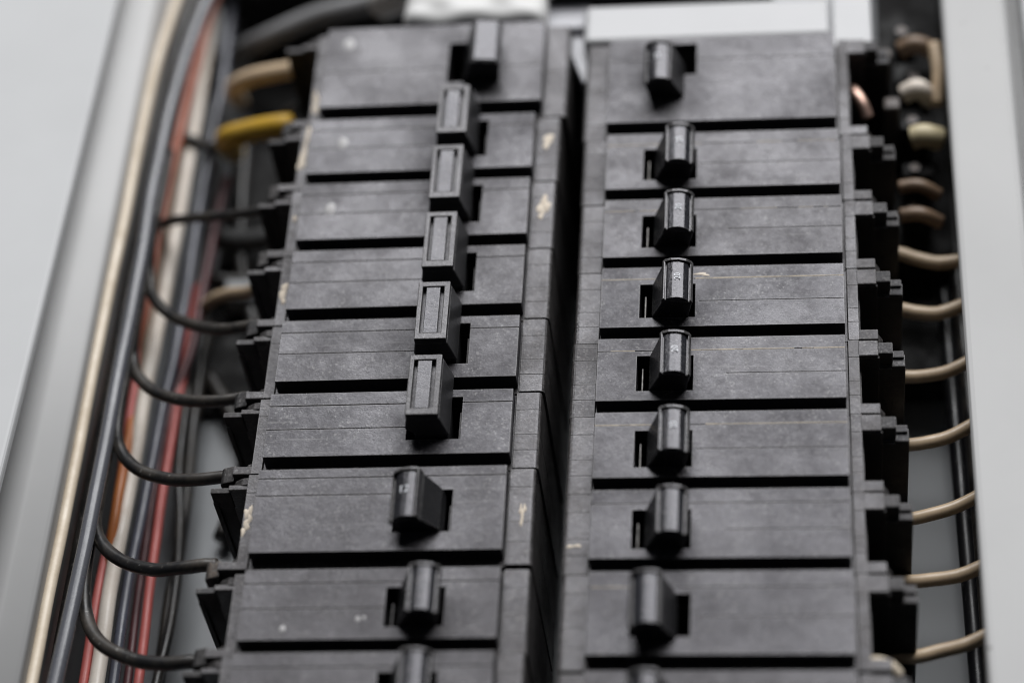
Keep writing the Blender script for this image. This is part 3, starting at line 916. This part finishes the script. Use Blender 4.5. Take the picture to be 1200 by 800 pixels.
GR = 'tan wires leaving the right column terminals'
RW = [
    ([(95.4, 57.8), (101.6, 55.6), (107.8, 54.1), (115.3, 54.5), (123.0, 57.5)], 'topmost of the tan wires reaching under the right flange, dipping in the middle'),
    ([(94.6, 37.0), (100.7, 35.3), (106.9, 35.1), (114.4, 37.7), (122.1, 42.9)], 'second tan wire from above at the right, rising gently under the flange'),
    ([(94.9, 12.0), (100.9, 11.9), (107.8, 13.2), (114.5, 16.7), (122.1, 22.4)], 'third tan wire from above at the right, over the dark hollow'),
    ([(95.2, -12.0), (101.1, -11.5), (107.6, -9.3), (114.7, -5.3), (121.9, 0.2)], 'fourth tan wire from above at the right, just above the grey back plate'),
    ([(94.6, -36.7), (100.7, -35.9), (107.8, -33.5), (114.7, -29.4), (122.3, -23.8)], 'fifth tan wire from above at the right, steepest of the row'),
    ([(94.7, -57.1), (101.4, -56.6), (108.3, -55.1), (115.0, -52.2), (122.3, -47.6)], 'sixth tan wire from above at the right, second from the bottom'),
    ([(94.7, -80.4), (101.4, -78.9), (108.2, -76.9), (114.8, -73.8), (122.1, -69.2)], 'lowest tan wire at the right, speckled with dark marks'),
]
for pts, lab in RW:
    p = [(88, pts[0][1] + 1.5, -37)] + [(x, y + random.uniform(-.22, .22) * (k in (1, 2)), -36 + random.uniform(-.35, .35)) for k, (x, y) in enumerate(pts)]
    wire('wire', p, random.uniform(1.85, 2.1), 'w_tan', lab, group=GR, wob=0.03)
# black wires running down the right wall, behind the tan wires
GK = 'black wires down the right wall'
wire('wire', [(109, 190, -58), (109.5, 120, -56), (110.2, 60, -55), (111.2, 10, -55), (112.2, -40, -55), (113, -90, -55), (113.4, -150, -55)], 2.7, 'w_gloss', 'glossy black wire running down beside the right flange, behind the tan wires', group=GK)
wire('wire', [(113, 190, -50), (113.4, 120, -50), (114.4, 60, -50), (115.4, 0, -50), (116, -60, -50), (116.4, -150, -50)], 2.4, 'w_black', 'dull black wire squeezed under the right cabinet flange', group=GK)

# ------------------------------------------------------------------ white covers at the top
wc = thing('bus_cover', 'white plastic cover above the top right breaker', 'cover', (45, 128, ZB))


def gpart(root, name, bms, mat, smooth=False, label=None):
    mb = MB()
    base = Vector([c / MM for c in root.location])
    for b in (bms if isinstance(bms, list) else [bms]):
        for v in b.verts:
            v.co -= base
        mb.take(b, smooth)
    return part(name, mb, mat, root, label)


gpart(wc, 'cover_plate', box(2, 77.6, 118.4, 134.6, -40, -4.0, 1.6, 3), 'white_plastic')
gpart(wc, 'end_plate', box(78.2, 90.2, 113.6, 139, -14, -4.8, 0.8, 3), 'white_plastic')
gpart(wc, 'end_foot', box(78.0, 89.8, 112.2, 116, -40, -13.4, 0.8, 3), 'lavender')
gpart(wc, 'skirt', box(-13, 4.3, 127.5, 139.3, -68, -7, 1.5, 3), 'lavender')
bm = bmesh.new()
P5 = [(-3.3, 127.4), (3.5, 127.4), (3.5, 107), (2.0, 107), (-3.3, 122)]
lo = [bm.verts.new((x, y, -14)) for x, y in P5]
hi = [bm.verts.new((x, y, -9.5)) for x, y in P5]
bm.faces.new(hi)
bm.faces.new(lo[::-1])
for i in range(5):
    bm.faces.new([lo[i], lo[(i + 1) % 5], hi[(i + 1) % 5], hi[i]])
gpart(wc, 'gap_strip', bevel(bm, 0.4), 'lavender')
bl = MB().take(box(-14, 60, 139.5, 175, -60, -1, 1, 2))
tag(link('main_breaker', bl.mesh('main_breaker'), 'black_block'), 'black block behind the white cover at the top edge', 'breaker')
bl = MB().take(box(-122.5, -78, 28, 186, ZB + 0.2, ZB + 3.5, 0.6, 2))  # black sheet added over the back plate to stand for deep shade
tag(link('shade_panel', bl.mesh('shade_panel'), 'void'), 'flat black panel added as shade in the hollow behind the upper left terminals', 'panel')
bl = MB().take(box(-116, -96, 66, 74, ZB + 3.7, ZB + 12, 0.8, 2))
tag(link('grey_bracket', bl.mesh('grey_bracket'), 'plate_paint'), 'small grey bracket blurred in the hollow beside the upper left terminals', 'bracket')
bl = MB().take(box(-131, -60, 187, 230, -70, -30, 1, 2))  # plain black block filling the upper left corner
tag(link('corner_block', bl.mesh('corner_block'), 'black_block'), 'black block in the dark upper left corner behind the grey cable', 'block')
bm = box(-55, -9.5, 125.2, 141, -12, 1.6, 4.5, 5)
bmesh.ops.subdivide_edges(bm, edges=[e for e in bm.edges if e.calc_length() > 6], cuts=14, use_grid_fill=True)
for q in bm.verts:
    q.co.z += 0.7 * math.sin(q.co.x * 0.33) * math.sin(q.co.y * 0.5) + 0.5 * math.sin(q.co.x * 0.17 + 1.3) - 0.0022 * (q.co.x + 30) ** 2
    q.co.y += 0.8 * math.sin(q.co.x * 0.23 + 0.6)
tag(link('plastic_sleeve', MB().take(bm, True).mesh('plastic_sleeve'), 'white_cable'), 'soft white plastic sleeve lying against the upper edge of the top left breaker', 'sleeve')
wr = tube([(-66, 156, -20), (-58, 148, -9), (-48, 143.5, -3), (-30, 142, -1), (-14, 143, -2), (-6, 148, -8)], 5.6, 20)
tag(link('cable', MB().take(wr, True).mesh('cable'), 'white_cable'), 'thick white cable at the top edge, behind the white plastic sleeve', 'cable')

# ------------------------------------------------------------------ neutral bar at the upper right
nb = thing('neutral_bar', 'dark terminal bar with cream wire ends at the upper right, beside the flange', 'terminal bar', (101, 100, ZB))
gpart(nb, 'bar', box(93, 113.5, 62, 240, -66, -44, 0.8), 'void')
gpart(nb, 'bracket', box(90, 114, 26, 61.8, -68, -56, 0.8), 'void')
for yy in (128, 108):
    gpart(nb, 'clamp', box(97.5, 105, yy - 4, yy + 4, -46, -32, 0.8), 'void')
stubs = [((99, 128, -22), (104, 128.5, -20), (111, 128, -24), 2.8, 'w_brown', 'tan wire end at the top of the upper right terminal bar'),
         ((99.5, 111, -24), (104, 111.5, -22), (108, 112, -28), 3.0, 'w_white', 'off-white wire end second from the top on the terminal bar'),
         ((101.5, 93, -24), (105, 93, -23), (110, 93, -25), 3.6, 'brass', 'pale yellow wire end, brightest on the upper right terminal bar'),
         ((97, 77, -28), (103, 76.5, -27), (109, 75, -30), 2.0, 'w_brown', 'brown wire end below the pale yellow one'),
         ((97, 67.5, -30), (103, 67, -29), (109, 66, -32), 2.2, 'w_brown', 'brown wire end lowest on the terminal bar')]
for a, b, c, r, mt, lab in stubs:
    wire('wire', [a, b, c], r, mt, lab, group='wire ends on the upper right terminal bar')
wire('wire', [(109.4, 128, -20), (110.4, 118, -22), (109.6, 108, -26)], 2.0, 'w_tan', 'tan wire curving down beside the right flange near the top')
for i, (x, y, z, sx, sy, lab) in enumerate([
        (101, 139.5, -26, 7, 5, 'black clamp block topmost on the upper right terminal bar'),
        (104, 121, -27, 9, 5.5, 'black clamp block between the tan and the off-white wire ends'),
        (103, 102.5, -27, 9, 5.5, 'black clamp block between the off-white and the pale yellow wire ends'),
        (103, 85, -29, 9, 5, 'black clamp block just below the pale yellow wire end'),
        (102, 72, -32, 9, 3, 'black clamp block between the two brown wire ends')]):
    t = thing('terminal_clamp', lab, 'terminal clamp', (x, y, z), 'clamp blocks on the upper right terminal bar')
    part('clamp_body', MB().take(box(-sx / 2, sx / 2, -sy / 2, sy / 2, -18, 0, 0.7)), 'void', t)
    part('clamp_screw', MB().take(tube([(-1, 0, -1), (-1, 0, 0.9)], 1.6, 14, 2)), 'lug', t)
for x, y, z, sx, sy, lab in [(93.5, 121.5, -16, 5.5, 4, 'small grey metal tab beside the socket of the top right breaker'),
                             (95.5, 101.5, -17, 5, 5, 'small grey metal lug just left of the pale yellow wire end')]:
    bl = MB().take(box(x - sx / 2, x + sx / 2, y - sy / 2, y + sy / 2, z - 30, z, 1.0, 3))
    tag(link('metal_tab', bl.mesh('metal_tab'), 'lug'), lab, 'metal tab')
wire('wire', [(83.8, 104, -14), (84.8, 100.5, -12), (86.5, 97, -12.5), (88, 93.5, -15)], 1.9, 'copper', 'bare copper wire end in the socket of the top right breaker')
wire('wire', [(82.9, -98.5, -8), (85, -99.4, -6.8), (87.5, -100.2, -7.2), (89.5, -101.6, -9)], 1.8, 'w_cream', 'cream wire end showing in the socket at the lower right corner')
